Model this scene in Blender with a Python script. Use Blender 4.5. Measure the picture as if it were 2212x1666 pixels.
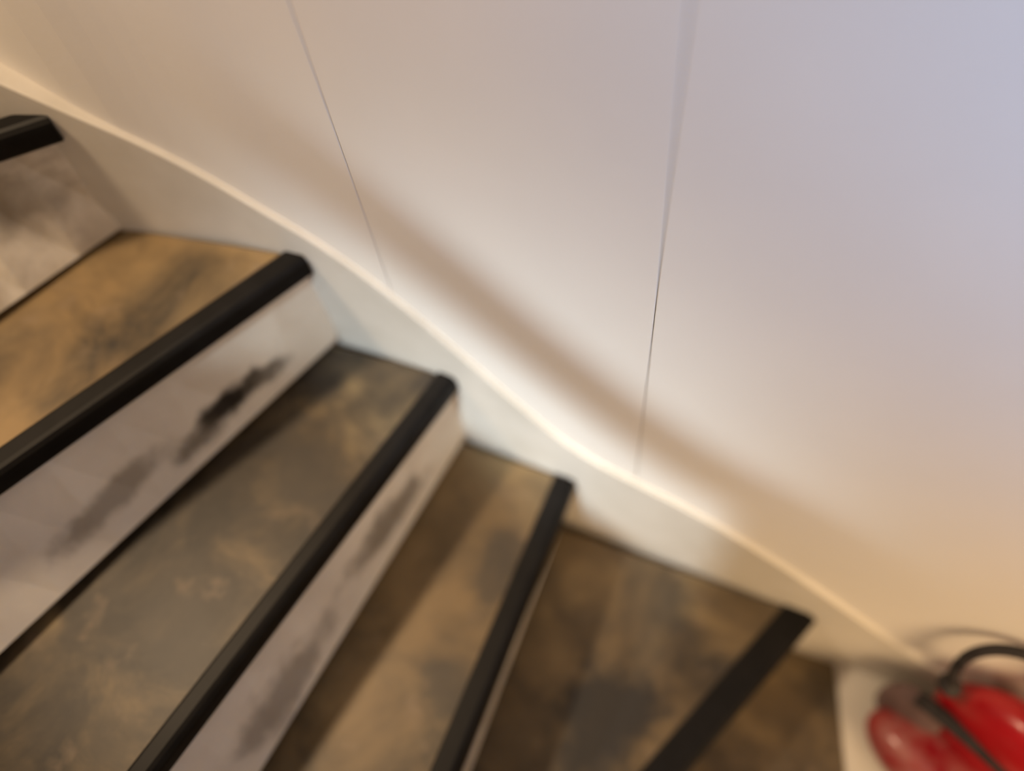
import bpy, bmesh, math, random
from mathutils import Vector, Matrix, noise

for o in list(bpy.data.objects):
    bpy.data.objects.remove(o)
SC = bpy.context.scene
COL = SC.collection
R = math.radians

# ------------------------------------------------------------------ camera
cam_d = bpy.data.cameras.new('camera')
cam = bpy.data.objects.new('camera', cam_d)
COL.objects.link(cam)
cam_d.sensor_width = 36.0
cam_d.lens = 27.07
cam_d.clip_start = 0.05
cam.matrix_world = Matrix(((0.99604, 0.04639, 0.07585, 0.0),
                           (0.0, 0.85312, -0.52172, 0.0),
                           (-0.08891, 0.51965, 0.84974, 1.5),
                           (0, 0, 0, 1)))
cam_d.dof.use_dof = True              # hand-held shot, focused too close
cam_d.dof.focus_distance = 0.80
cam_d.dof.aperture_fstop = 0.75
SC.camera = cam

# ------------------------------------------------------------------ world, lights, exposure
world = bpy.data.worlds.new('world')
SC.world = world
world.use_nodes = True
world.node_tree.nodes['Background'].inputs[0].default_value = (1.0, 0.66, 0.37, 1)
world.node_tree.nodes['Background'].inputs[1].default_value = 0.58


def area(name, loc, target, size, power, colour, spread=180, size_y=None):
    d = bpy.data.lights.new(name, 'AREA')
    d.energy = power
    d.color = colour
    d.size = size
    if size_y:
        d.shape = 'RECTANGLE'
        d.size_y = size_y
    else:
        d.shape = 'DISK'
    d.spread = R(spread)
    o = bpy.data.objects.new(name, d)
    COL.objects.link(o)
    o.location = loc
    o.rotation_euler = (Vector(target) - Vector(loc)).to_track_quat('-Z', 'Y').to_euler()
    return o


area('ceiling_lamp', (-1.35, 0.50, 2.7), (-0.30, 0.24, 0.4), 0.20, 9.5, (1.0, 0.73, 0.46), 80)
area('hall_lamp', (1.3, -1.5, 1.0), (0.58, 0.2, 0.12), 1.2, 5.6, (1.0, 0.67, 0.35), 60)
area('stair_window', (-1.46, -2.24, 3.41), (-0.12, 0.5, 0.42), 0.26, 1.7, (0.80, 0.93, 1.0), 15)
area('hall_window', (2.0, -2.2, 2.6), (0.85, 0.25, 1.60), 0.6, 8.8, (0.13, 0.46, 1.0), 26, 0.8)

vs = SC.view_settings
vs.view_transform = 'Standard'
vs.look = 'None'
vs.exposure = 0.0
vs.gamma = 1.0
vs.use_curve_mapping = False


# ------------------------------------------------------------------ material helpers
class NT:
    def __init__(self, name, rough=0.5, spec=0.4):
        self.m = bpy.data.materials.new(name)
        self.m.use_nodes = True
        self.t = self.m.node_tree
        self.b = self.t.nodes['Principled BSDF']
        self.b.inputs['Roughness'].default_value = rough
        self.b.inputs['Specular IOR Level'].default_value = spec

    def n(self, kind, **kw):
        nd = self.t.nodes.new(kind)
        for k, v in kw.items():
            setattr(nd, k, v)
        return nd

    def l(self, a, b):
        self.t.links.new(a, b)

    def coords(self, out='Object'):
        if not hasattr(self, 'tc'):
            self.tc = self.n('ShaderNodeTexCoord')
        return self.tc.outputs[out]

    def noise(self, scale, detail=4, rough=0.55, dist=0.0, vec=None):
        nd = self.n('ShaderNodeTexNoise')
        nd.inputs['Scale'].default_value = scale
        nd.inputs['Detail'].default_value = detail
        nd.inputs['Roughness'].default_value = rough
        nd.inputs['Distortion'].default_value = dist
        self.l(vec or self.coords(), nd.inputs['Vector'])
        return nd.outputs['Fac']

    def ramp(self, fac, stops, interp='LINEAR'):
        nd = self.n('ShaderNodeValToRGB')
        cr = nd.color_ramp
        cr.interpolation = interp
        while len(cr.elements) < len(stops):
            cr.elements.new(0.5)
        for e, (p, c) in zip(cr.elements, stops):
            e.position = p
            e.color = (c, c, c, 1) if isinstance(c, (int, float)) else (*c, 1)
        self.l(fac, nd.inputs['Fac'])
        return nd.outputs['Color']

    def math(self, op, a, b=None, c=None, clamp=False):
        nd = self.n('ShaderNodeMath', operation=op)
        nd.use_clamp = clamp
        for i, v in enumerate((a, b, c)):
            if v is None:
                continue
            if isinstance(v, (int, float)):
                nd.inputs[i].default_value = v
            else:
                self.l(v, nd.inputs[i])
        return nd.outputs[0]

    def mix(self, fac, a, b, mode='MIX'):
        nd = self.n('ShaderNodeMix', data_type='RGBA', blend_type=mode)
        if isinstance(fac, (int, float)):
            nd.inputs[0].default_value = fac
        else:
            self.l(fac, nd.inputs[0])
        for i, v in ((6, a), (7, b)):
            if isinstance(v, tuple):
                nd.inputs[i].default_value = (*v, 1)
            else:
                self.l(v, nd.inputs[i])
        return nd.outputs[2]

    def blob(self, centre, radii, rot=0.0, wob=0.35, scale=18, vec=None):
        """soft patch with a ragged outline, 1 inside, 0 outside"""
        mp = self.n('ShaderNodeMapping', vector_type='TEXTURE')
        mp.inputs['Location'].default_value = centre
        mp.inputs['Rotation'].default_value = (0, 0, rot)
        mp.inputs['Scale'].default_value = radii
        self.l(vec or self.coords(), mp.inputs['Vector'])
        ln = self.n('ShaderNodeVectorMath', operation='LENGTH')
        self.l(mp.outputs[0], ln.inputs[0])
        nz = self.noise(scale, 4, 0.6, vec=vec)
        d = self.math('ADD', ln.outputs['Value'], self.math('MULTIPLY', self.math('SUBTRACT', nz, 0.5), wob * 4))
        return self.ramp(d, [(0.35, 1.0), (1.0, 0.0)], 'EASE')

    def bump(self, h, strength=0.2, dist=0.002):
        nd = self.n('ShaderNodeBump')
        nd.inputs['Strength'].default_value = strength
        nd.inputs['Distance'].default_value = dist
        self.l(h, nd.inputs['Height'])
        self.l(nd.outputs[0], self.b.inputs['Normal'])

    def colour(self, c):
        if isinstance(c, tuple):
            self.b.inputs['Base Color'].default_value = (*c, 1)
        else:
            self.l(c, self.b.inputs['Base Color'])
        return self.m


def wall_material():
    k = NT('painted_wall', 0.55, 0.35)
    c = k.ramp(k.noise(2.2, 4), [(0.3, (0.70, 0.68, 0.655)), (0.7, (0.76, 0.735, 0.70))])
    k.bump(k.noise(160, 3), 0.12, 0.001)
    return k.colour(c)


def skirting_material():
    k = NT('skirting_paint', 0.42, 0.45)
    c = k.ramp(k.noise(9, 5), [(0.3, (0.55, 0.525, 0.475)), (0.7, (0.65, 0.625, 0.58))])
    k.bump(k.noise(60, 3), 0.1, 0.001)
    return k.colour(c)


def tread_material(name, blobs=(), warm=0.0, dark=0.0):
    k = NT(name, 0.5, 0.4)
    c = k.ramp(k.noise(8, 6, 0.6, 0.5), [(0.39, (0.013, 0.0105, 0.008)), (0.47, (0.034, 0.026, 0.017)),
                                         (0.57, (0.082, 0.061, 0.035)), (0.70, (0.175, 0.128, 0.066))])
    g = k.ramp(k.noise(13, 5, 0.65), [(0.44, 0.0), (0.60, 1.0)])
    c = k.mix(k.math('MULTIPLY', g, 0.5), c, (0.031, 0.026, 0.022))
    if warm:
        w = k.ramp(k.noise(6.5, 4, 0.55, 0.5), [(0.30, 0.0), (0.6, 1.0)])
        c = k.mix(k.math('MULTIPLY', w, warm), c, (0.26, 0.175, 0.080))
    p = k.ramp(k.noise(19, 4), [(0.60, 0.0), (0.72, 1.0)])
    c = k.mix(k.math('MULTIPLY', p, 0.4), c, (0.20, 0.145, 0.095))
    for centre, radii, rot, amt, col in blobs:
        c = k.mix(k.math('MULTIPLY', k.blob(centre, radii, rot), amt), c, col)
    k.bump(k.noise(90, 3), 0.15, 0.001)
    return k.colour(c)


def riser_material(name, blobs=(), base=0.0):
    k = NT(name, 0.5, 0.4)
    c = k.ramp(k.noise(7, 5), [(0.3, (0.60, 0.56, 0.50)), (0.7, (0.73, 0.69, 0.62))])
    if base:
        g = k.ramp(k.noise(10, 5, 0.6, 0.5), [(0.4, 0.0), (0.68, 1.0)])
        c = k.mix(k.math('MULTIPLY', g, base), c, (0.26, 0.215, 0.16))
    for centre, radii, rot, amt, col in blobs:
        c = k.mix(k.math('MULTIPLY', k.blob(centre, radii, rot, vec=k.coords('UV'), scale=22), amt), c, col)
    return k.colour(c)


def simple(name, col, rough=0.5, spec=0.4, var=0.15, scale=20):
    k = NT(name, rough, spec)
    lo = tuple(v * (1 - var) for v in col)
    hi = tuple(min(1, v * (1 + var)) for v in col)
    return k.colour(k.ramp(k.noise(scale, 4), [(0.3, lo), (0.7, hi)]))


M_WALL = wall_material()
M_SKIRT = skirting_material()
M_NOSE = simple('black_rubber', (0.0040, 0.0035, 0.0035), 0.5, 0.16, 0.4, 30)
M_FLOOR = simple('pale_floor', (0.56, 0.535, 0.495), 0.55, 0.3, 0.12, 5)
M_WOOD = simple('dark_wood', (0.10, 0.055, 0.028), 0.4, 0.4, 0.35, 8)
M_CARCASS = simple('carcass_paint', (0.42, 0.39, 0.34), 0.6, 0.3)


# ------------------------------------------------------------------ mesh helpers
def new_obj(name, verts, faces, mat, parent=None, smooth=False, uvs=None):
    me = bpy.data.meshes.new(name)
    me.from_pydata([tuple(v) for v in verts], [], faces)
    if uvs:
        ul = me.uv_layers.new(name='UVMap')
        for lp in me.loops:
            ul.data[lp.index].uv = uvs[lp.vertex_index]
    bm = bmesh.new()
    bm.from_mesh(me)
    bmesh.ops.recalc_face_normals(bm, faces=bm.faces)
    bm.to_mesh(me)
    bm.free()
    if smooth:
        me.polygons.foreach_set('use_smooth', [True] * len(me.polygons))
    me.materials.append(mat)
    o = bpy.data.objects.new(name, me)
    COL.objects.link(o)
    if parent:
        o.parent = parent
    return o


def tag(o, label=None, cat=None, group=None, kind=None):
    for k, v in (('label', label), ('category', cat), ('group', group), ('kind', kind)):
        if v:
            o[k] = v
    return o


def empty(name, loc=(0, 0, 0)):
    o = bpy.data.objects.new(name, None)
    o.empty_display_size = 0.1
    o.location = loc
    COL.objects.link(o)
    return o


def prism(name, poly, z0, z1, mat, parent=None):
    n = len(poly)
    v = [(x, y, z0) for x, y in poly] + [(x, y, z1) for x, y in poly]
    f = [tuple(range(n)), tuple(range(n, 2 * n))] + [(i, (i + 1) % n, n + (i + 1) % n, n + i) for i in range(n)]
    return new_obj(name, v, f, mat, parent)


def bevel(o, w=0.002, seg=2):
    m = o.modifiers.new('bevel', 'BEVEL')
    m.width = w
    m.segments = seg
    m.limit_method = 'ANGLE'
    m.angle_limit = R(35)
    return o


# ------------------------------------------------------------------ plan of the stairwell wall
# front face of the skirting, running down the stairs from left to right
PLAN = [(-1.70, 0.835), (-1.10, 0.780), (-0.560, 0.728), (-0.342, 0.667), (-0.175, 0.592),
        (-0.015, 0.514), (0.180, 0.426), (0.382, 0.334), (0.60, 0.238), (1.2, -0.02), (2.4, -0.50)]


def catmull(pts, per=8):
    out = []
    for i in range(len(pts) - 1):
        p0 = Vector(pts[max(i - 1, 0)])
        p1 = Vector(pts[i])
        p2 = Vector(pts[i + 1])
        p3 = Vector(pts[min(i + 2, len(pts) - 1)])
        for j in range(per):
            t = j / per
            out.append(0.5 * ((2 * p1) + (p2 - p0) * t + (2 * p0 - 5 * p1 + 4 * p2 - p3) * t * t
                              + (3 * p1 - p0 - 3 * p2 + p3) * t ** 3))
    out.append(Vector(pts[-1]))
    return out


CURVE = catmull(PLAN)


def offset_curve(d):
    out = []
    for i, p in enumerate(CURVE):
        a = CURVE[max(i - 1, 0)]
        b = CURVE[min(i + 1, len(CURVE) - 1)]
        t = (b - a).normalized()
        out.append(p + Vector((-t.y, t.x)) * d)
    return out


def turned(curve):
    """the wall itself turns away a little beyond the upstairs panel joint; the skirting runs on"""
    return [Vector((p.x, p.y + max(0.0, -0.535 - p.x) * 0.22)) for p in curve]


def cut(curve, x0, x1):
    """stretch of a plan curve between two x values"""
    out = []
    for a, b in zip(curve[:-1], curve[1:]):
        if a.x <= x0 < b.x:
            out.append(a.lerp(b, (x0 - a.x) / (b.x - a.x)))
        if x0 < b.x < x1:
            out.append(b)
        if a.x < x1 <= b.x:
            out.append(a.lerp(b, (x1 - a.x) / (b.x - a.x)))
    return out


def normal_at(pts, i):
    a = pts[max(i - 1, 0)]
    b = pts[min(i + 1, len(pts) - 1)]
    t = (b - a).normalized()
    return Vector((-t.y, t.x))


def ribbon(name, pts, thick, z0, z1, mat, parent=None):
    """upright slab along a plan curve; z0 and z1 are numbers or functions of x"""
    f0 = z0 if callable(z0) else (lambda x: z0)
    f1 = z1 if callable(z1) else (lambda x: z1)
    v, f = [], []
    for i, p in enumerate(pts):
        q = p + normal_at(pts, i) * thick
        v += [(p.x, p.y, f0(p.x)), (p.x, p.y, f1(p.x)), (q.x, q.y, f1(p.x)), (q.x, q.y, f0(p.x))]
    n = len(pts)
    for i in range(n - 1):
        a, b = 4 * i, 4 * i + 4
        for j in range(4):
            f.append((a + j, a + (j + 1) % 4, b + (j + 1) % 4, b + j))
    f += [(0, 1, 2, 3), tuple(4 * (n - 1) + j for j in (3, 2, 1, 0))]
    return new_obj(name, v, f, mat, parent)


# ------------------------------------------------------------------ structure: floor, wall, skirting
RISE = 0.19
floor = prism('floor', [(-3.0, -3.2), (3.2, -3.2), (3.2, 1.6), (-3.0, 1.6)], -0.06, 0.0, M_FLOOR)
tag(floor, 'pale beige floor at the foot of the stairs', kind='structure')

wall = ribbon('wall_right', turned(offset_curve(0.021)), 0.10, 0.0, 2.7, M_WALL)
tag(wall, 'off-white panelled wall rising beside the stairs', kind='structure')
JOINTS = [-1.69, -0.226, 0.0895, 1.02, 2.38]
front = turned(offset_curve(0.009))
for i in range(len(JOINTS) - 1):
    pts = cut(front, JOINTS[i] + 0.0004, JOINTS[i + 1] - 0.0004)
    bevel(ribbon('wall_panel', pts, 0.012, 0.0, 2.7, M_WALL, wall), 0.0014, 3)

TOP = [(-1.7, 1.62), (-0.90, 1.18), (-0.621, 0.998), (-0.578, 0.965), (-0.493, 0.914), (-0.412, 0.858), (-0.316, 0.797),
       (-0.218, 0.716), (-0.145, 0.632), (-0.07, 0.548), (0.007, 0.470), (0.172, 0.412), (0.270, 0.360), (0.356, 0.301),
       (0.468, 0.212), (0.588, 0.128), (0.66, 0.105), (2.4, 0.105)]


def top_z(x):
    for (x0, a), (x1, b) in zip(TOP[:-1], TOP[1:]):
        if x0 <= x <= x1:
            return a + (b - a) * (x - x0) / (x1 - x0)
    return TOP[-1][1]


def smooth_top(x):
    return sum(top_z(x + d) for d in (-0.035, -0.02, 0, 0.02, 0.035)) / 5 if -1.6 < x < 2.3 else top_z(x)


skirt_pts = [p for p in catmull(PLAN, 14)]
skirt = ribbon('baseboard_right', skirt_pts, 0.05, 0.0, smooth_top, M_SKIRT)
tag(skirt, 'cream painted skirting board following the pitch of the stairs', kind='structure')
bevel(skirt, 0.003, 2)

# ------------------------------------------------------------------ staircase
stairs = empty('staircase', (0, 0, 0))
tag(stairs, 'winding staircase with mottled brown treads, pale scuffed risers and black nosings', 'staircase')

WIDTH = 0.80
# nosing ends at the wall and direction away from it (degrees), strip width
NOSE = {-1: ((-0.86, 0.752), -170, 0.03), 0: ((-0.584, 0.730), -157, 0.028), 1: ((-0.333, 0.666), -137, 0.028), 2: ((-0.165, 0.591), -122.6, 0.025),
        3: ((-0.001, 0.510), -112.8, 0.031), 4: ((0.382, 0.333), -136.5, 0.048)}
# foot of the riser under nosing k, on tread k+1
FOOT = {-1: ((-0.87, 0.752), -168), 0: ((-0.597, 0.736), -131), 1: ((-0.353, 0.655), -128.4), 2: ((-0.182, 0.580), -117.3),
        3: ((-0.029, 0.506), -110.8), 4: ((0.368, 0.333), -136.0)}


def along(p, az, s):
    return Vector((p[0] + math.cos(R(az)) * s, p[1] + math.sin(R(az)) * s))


def zt(k):
    return (5 - k) * RISE


INK = (0.012, 0.009, 0.008)
GREY = (0.013, 0.011, 0.010)
TREADS = {
    -1: tread_material('tread_lino_top'),
    0: tread_material('tread_lino_upper'),
    1: tread_material('tread_lino_lamplit', warm=0.85),  # the lamp's yellow light on this tread is put into the colour
    2: tread_material('tread_lino_second', [((-0.36, 0.45, zt(2)), (0.075, 0.13, 0.3), 0.6, 0.85, (0.036, 0.030, 0.024)),
                                            ((-0.27, 0.56, zt(2)), (0.04, 0.06, 0.3), 0.5, 0.5, GREY),
                                            ((-0.50, 0.24, zt(2)), (0.06, 0.09, 0.3), 0.6, 0.7, (0.036, 0.030, 0.024))], warm=0.05),
    3: tread_material('tread_lino_third', [((-0.12, 0.37, zt(3)), (0.05, 0.10, 0.3), -0.3, 0.75, (0.03, 0.026, 0.022)),
                                           ((-0.19, 0.20, zt(3)), (0.06, 0.05, 0.3), 0.0, 0.7, (0.03, 0.026, 0.022))], warm=0.6),
    4: tread_material('tread_lino_stained_shaded', [((0.040, 0.190, zt(4)), (0.12, 0.13, 0.3), -0.5, 0.95, GREY),
                                             ((-0.015, 0.18, zt(4)), (0.02, 0.16, 0.3), -0.25, 0.6, GREY),  # narrow dark streak: the step's shadow put into the colour
                                             ((0.16, 0.36, zt(4)), (0.06, 0.05, 0.3), 0.3, 0.3, (0.07, 0.055, 0.035))], warm=0.3),
}
RISERS = {
    -1: riser_material('riser_paint_top'),
    0: riser_material('riser_paint_grimy', [((0.10, 0.10, 0), (0.09, 0.05, 0.4), 0.0, 0.5, (0.13, 0.11, 0.085))], base=0.75),
    1: riser_material('riser_paint_scuffed', [((0.175, 0.050, 0), (0.075, 0.030, 0.4), -0.05, 1.0, INK),
                                              ((0.115, 0.048, 0), (0.055, 0.024, 0.4), 0.15, 0.8, (0.05, 0.04, 0.03)),
                                              ((0.235, 0.035, 0), (0.06, 0.025, 0.4), 0.0, 0.75, (0.06, 0.048, 0.038)),
                                              ((0.37, 0.055, 0), (0.13, 0.028, 0.4), -0.05, 0.60, (0.11, 0.085, 0.06))], base=0.12),
    2: riser_material('riser_paint_marked', [((0.19, 0.065, 0), (0.13, 0.045, 0.4), 0.1, 0.75, (0.10, 0.08, 0.06)),
                                             ((0.45, 0.05, 0), (0.14, 0.05, 0.4), 0.0, 0.6, (0.12, 0.10, 0.08))], base=0.10),
    3: riser_material('riser_paint_shaded', [((0.3, 0.08, 0), (0.3, 0.08, 0.4), 0.0, 0.5, (0.15, 0.12, 0.10))], base=0.3),  # broad dark patch puts this riser's shade into the colour
    4: riser_material('riser_paint_bottom', base=0.3),
}

for k in range(-1, 5):
    (nw, naz, sw) = NOSE[k]
    z = zt(k)
    # ---- tread slab
    if k > -1:
        fw, faz = FOOT[k - 1]
        back_w, back_o = along(fw, faz, -0.03), along(fw, faz, WIDTH)
    else:
        back_w, back_o = Vector((-1.30, 0.79)), Vector((-1.45, 0.05))
    n_in, n_out = along(nw, naz, 0.005), along(nw, naz, WIDTH)
    # the back of the slab runs a little under the riser above it
    up = (back_w - n_in).normalized() * 0.05
    fwd = Vector((math.cos(R(naz + 90)), math.sin(R(naz + 90))))
    slab = [back_w + up * 0, n_in - fwd * 0.004, n_out - fwd * 0.004, back_o + up]
    if k > -1:
        # keep a narrow open gap between slab and skirting
        a = along(FOOT[k - 1][0], FOOT[k - 1][1], 0.007)
        slab[0] = a + up
    tr = prism('tread', slab, z - 0.035, z, TREADS[k], stairs)
    bevel(tr, 0.002, 2)
    # ---- nosing strip: profile swept from the wall outwards
    prof = [(-sw, -0.001), (-sw, 0.0025), (-sw + 0.003, 0.0035), (-0.006, 0.0035), (-0.001, 0.0015), (0.003, -0.003), (0.004, -0.009),
            (0.004, -0.027), (0.002, -0.030), (-0.004, -0.030), (-0.004, -0.001)]
    v, f = [], []
    rings = [0.004, WIDTH]
    for s in rings:
        c = along(nw, naz, s)
        for px, pz in prof:
            q = c + fwd * px
            v.append((q.x, q.y, z + pz))
    n = len(prof)
    f = [(i, (i + 1) % n, n + (i + 1) % n, n + i) for i in range(n)] + [tuple(range(n)), tuple(range(n, 2 * n))]
    nose = new_obj('nosing', v, f, M_NOSE, tr)
    nose['label'] = 'black rubber nosing strip'
    # ---- riser under this nosing, standing on the tread below
    fw, faz = FOOT[k]
    cols = 10
    verts, uvs, faces = [], [], []
    zb = z - RISE
    for lay in (0.0, -0.014):
        for i in range(cols + 1):
            s = -0.012 + (WIDTH + 0.012) * i / cols
            lo = along(fw, faz, s) + fwd * lay
            hi = along(nw, naz, s + 0.004) + fwd * (lay - 0.012)
            verts += [(lo.x, lo.y, zb + 0.006 + 0.028 * max(0.0, s)), (hi.x, hi.y, z - 0.0355)]
            uvs += [(s, 0.0), (s, RISE - 0.035)]
    m = 2 * (cols + 1)
    for i in range(cols):
        a = 2 * i
        faces.append((a, a + 1, a + 3, a + 2))
        faces.append((m + a, m + a + 2, m + a + 3, m + a + 1))
        faces.append((a, a + 2, m + a + 2, m + a))
        faces.append((a + 1, m + a + 1, m + a + 3, a + 3))
    faces.append((0, m, m + 1, 1))
    e = 2 * cols
    faces.append((e, e + 1, m + e + 1, m + e))
    rs = new_obj('riser', verts, faces, RISERS[k], stairs, uvs=uvs)

# outer string closing the open side, unseen, raised to shade the treads
ov, of = [], []
outer = [(along(*NOSE[k][:2], WIDTH), zt(k)) for k in range(-1, 5)]
pp = [Vector((-1.45, 0.05))] + [p for p, _ in outer]
zz = [1.40] + [z for _, z in outer]
zs = [h + 0.66 for h in zz[:-1]] + [0.80]
for p, z in zip(pp, zs):
    ov += [(p.x, p.y, 0.0), (p.x, p.y, z)]
for p, z in zip(pp, zs):
    ov += [(p.x - 0.008, p.y - 0.03, 0.0), (p.x - 0.008, p.y - 0.03, z)]
q = len(pp) * 2
for i in range(len(pp) - 1):
    a = 2 * i
    of += [(a, a + 1, a + 3, a + 2), (q + a, q + a + 2, q + a + 3, q + a + 1), (a + 1, q + a + 1, q + a + 3, a + 3), (a, a + 2, q + a + 2, q + a)]
of += [(0, q, q + 1, 1), (q - 2, q - 1, 2 * q - 1, 2 * q - 2)]
new_obj('raised_outer_string', ov, of, M_CARCASS, stairs)

# mottled sheet at the foot of the last riser
a0, a1 = along(FOOT[4][0], FOOT[4][1], 0.004), along(FOOT[4][0], FOOT[4][1], 0.95)
sheet = prism('linoleum_sheet', [a0, (0.452, 0.298), (0.425, 0.06), (0.38, -0.40), (0.30, -0.75), a1], 0.0, 0.004,
              tread_material('floor_lino', [((0.42, 0.25, 0), (0.05, 0.05, 0.3), 0.3, 0.5, GREY)], warm=0.28), floor)
sheet['label'] = 'mottled brown linoleum at the foot of the stairs'


# ------------------------------------------------------------------ tubes
def tube(name, pts, rad, mat, parent=None, sides=14, closed=False, flat=1.0):
    pts = [Vector(p) for p in pts]
    v, f = [], []
    up = Vector((0.13, 0.21, 0.97)).normalized()
    n = len(pts)
    for i, p in enumerate(pts):
        t = (pts[min(i + 1, n - 1)] - pts[max(i - 1, 0)]).normalized()
        s = t.cross(up).normalized()
        w = s.cross(t).normalized()
        for j in range(sides):
            a = 2 * math.pi * j / sides
            v.append(p + s * math.cos(a) * rad + w * math.sin(a) * rad * flat)
    for i in range(n - 1):
        for j in range(sides):
            f.append((i * sides + j, i * sides + (j + 1) % sides, (i + 1) * sides + (j + 1) % sides, (i + 1) * sides + j))
    f += [tuple(range(sides)), tuple((n - 1) * sides + j for j in range(sides))]
    return new_obj(name, v, f, mat, parent, smooth=True)


# ------------------------------------------------------------------ red bag on the floor by the wall
def red_material(name, col, dusty):
    k = NT(name, 0.28, 0.6)
    c = k.ramp(k.noise(14, 4), [(0.3, tuple(v * 0.75 for v in col)), (0.7, col)])
    if dusty:
        d = k.ramp(k.noise(26, 5, 0.65), [(0.40, 0.0), (0.66, 1.0)])
        c = k.mix(k.math('MULTIPLY', d, dusty), c, (0.30, 0.13, 0.12))
    k.bump(k.noise(18, 3), 0.25, 0.004)
    return k.colour(c)


M_RED = red_material('glossy_red_vinyl', (0.42, 0.003, 0.010), 0.0)
M_RED2 = red_material('dusty_red_fabric', (0.27, 0.005, 0.012), 0.7)
M_STRAP = simple('dark_grey_webbing', (0.026, 0.023, 0.024), 0.6, 0.2, 0.3, 40)

BAG = Vector((0.64, 0.12, 0.0))
AX = Vector((0.67, -0.74, 0)).normalized()       # the bag lies along this direction
SD = Vector((AX.y * -1, AX.x, 0))                # across it, towards the wall
bag = empty('red_bag', BAG)
tag(bag, 'glossy red bag with a dark loop handle on the pale floor by the wall', 'bag')


def pod(name, head, length, wide, high, mat, seed, z0=0.0, parent=bag):
    """plump pouch lying along AX with a rounded head end, sagging to a flat underside"""
    nu, nv = 40, 32
    v, f = [], []
    for i in range(nu + 1):
        t = i / nu
        c = math.cos(math.pi * t)
        s = -c * length / 2 + length / 2
        prof = max(0.0, 1 - abs(c) ** 3.2) ** 0.5
        for j in range(nv):
            a = 2 * math.pi * j / nv
            ca, sa = math.cos(a), math.sin(a)
            x = math.copysign(abs(ca) ** 0.85, ca) * wide / 2 * prof
            zz = math.copysign(abs(sa) ** 0.85, sa) * high / 2 * prof
            p = head + AX * s + SD * x
            w = noise.noise(Vector((s * 9 + seed, x * 14, zz * 10))) * 0.010 * prof
            w += math.sin(x * 90 + s * 8 + seed) * 0.0035 * prof
            h = zz + high / 2 + w
            if h < 0.012:
                h = h * 0.3
            v.append((p.x - BAG.x, p.y - BAG.y, max(0.0, h) + z0))
    for i in range(nu):
        for j in range(nv):
            f.append((i * nv + j, i * nv + (j + 1) % nv, (i + 1) * nv + (j + 1) % nv, (i + 1) * nv + j))
    return new_obj(name, v, f, mat, parent, smooth=True)


pocket = pod('side_pouch', Vector((0.476, 0.205, 0)), 0.36, 0.120, 0.115, M_RED2, 3.1)
pocket['label'] = 'duller red side pouch'
body = pod('body', Vector((0.567, 0.228, 0)), 0.42, 0.122, 0.27, M_RED, 7.7)
body['label'] = 'glossy bright red main body'

flap = pod('flap', Vector((0.500, 0.243, 0)), 0.10, 0.045, 0.15, simple('mauve_grey_fabric', (0.13, 0.085, 0.085), 0.7, 0.2, 0.3, 30), 5.2)
flap['label'] = 'greyish flap against the wall'
# dark strap in the valley between pouch and body, then the loop handle at the wall end
sp = []
for i in range(18):
    t = i / 17
    p = Vector((0.535, 0.222, 0)) + AX * (t * 0.34) - SD * (0.012 + 0.010 * math.sin(math.pi * t))
    sp.append((p.x - BAG.x, p.y - BAG.y, 0.135 + 0.05 * math.sin(math.pi * min(1, t * 1.1 + 0.1))))
tube('strap', sp, 0.015, M_STRAP, bag, 12, flat=0.6)

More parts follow.
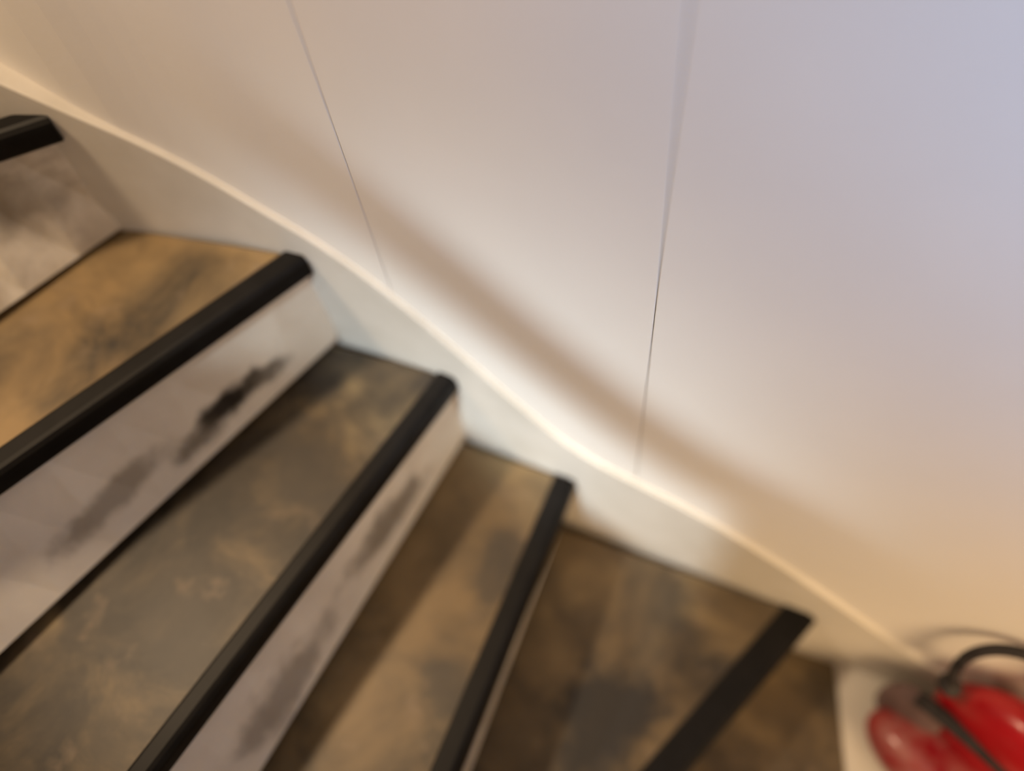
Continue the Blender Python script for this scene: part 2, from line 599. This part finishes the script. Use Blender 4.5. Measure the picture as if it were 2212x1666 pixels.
hl, hr = Vector((0.543, 0.218, 0.24)), Vector((0.675, 0.168, 0.27))
mid = (hl + hr) / 2
lift = Vector((-0.022, 0.042, 0.112))
hp = []
for i in range(29):
    a = math.pi * (1.0 - i / 28)
    p = mid + (hr - mid) * math.cos(a) + lift * max(0.0, math.sin(a)) ** 0.8
    hp.append(tuple(p - BAG))
tube('loop_handle', hp, 0.0085, M_STRAP, bag, 12)
for e in (0, -1):
    kn = bmesh.new()
    bmesh.ops.create_icosphere(kn, subdivisions=3, radius=0.018)
    for vv in kn.verts:
        vv.co *= 1 + 0.18 * noise.noise(vv.co * 60)
        vv.co.z *= 0.85
        vv.co += Vector(hp[e]) + Vector((0.0, 0, -0.006))
    me = bpy.data.meshes.new('knot')
    kn.to_mesh(me)
    kn.free()
    me.materials.append(M_STRAP)
    ko = bpy.data.objects.new('knot', me)
    COL.objects.link(ko)
    ko.parent = bag

# ------------------------------------------------------------------ banister along the open side
rail = empty('banister', (0, 0, 0))
tag(rail, 'dark wooden banister along the open side of the stairs', 'banister')
rp = [(p.x + 0.02, p.y + 0.03, z + h) for p, z, h in zip(pp[1:-1], zz[1:-1], (1.12, 1.09, 1.06, 0.985, 0.92))]
rp += [(-0.12, -0.28, 1.22), (0.07, -0.37, 1.13), (0.32, -0.48, 1.03)]
rc = catmull(rp, 6)
tube('handrail', rc, 0.037, M_WOOD, rail, 16)
tube('post', [(rp[0][0], rp[0][1], zz[1] + 0.001), (rp[0][0], rp[0][1] + 0.001, rp[0][2])], 0.016, M_WOOD, rail, 12)
tube('post', [(0.33, -0.485, 0.006), (0.33, -0.484, 1.10)], 0.045, M_WOOD, rail, 16)
# unseen boarding added at the banister's lower end to shade the wall
ends = [(-0.20, -0.262, 1.225), (-0.12, -0.28, 1.20), (0.07, -0.37, 1.11), (0.30, -0.472, 1.02)]
v, f = [], []
for x, y, z in ends:
    v += [(x, y, 0.0 if x > -0.1 else 0.26), (x, y, z), (x - 0.008, y - 0.018, z), (x - 0.008, y - 0.018, 0.0 if x > -0.1 else 0.26)]
for i in range(len(ends) - 1):
    for j in range(4):
        f.append((4 * i + j, 4 * i + (j + 1) % 4, 4 * i + 4 + (j + 1) % 4, 4 * i + 4 + j))
n = 4 * (len(ends) - 1)
f += [(0, 1, 2, 3), (n, n + 1, n + 2, n + 3)]
new_obj('panel', v, f, M_CARCASS, rail)
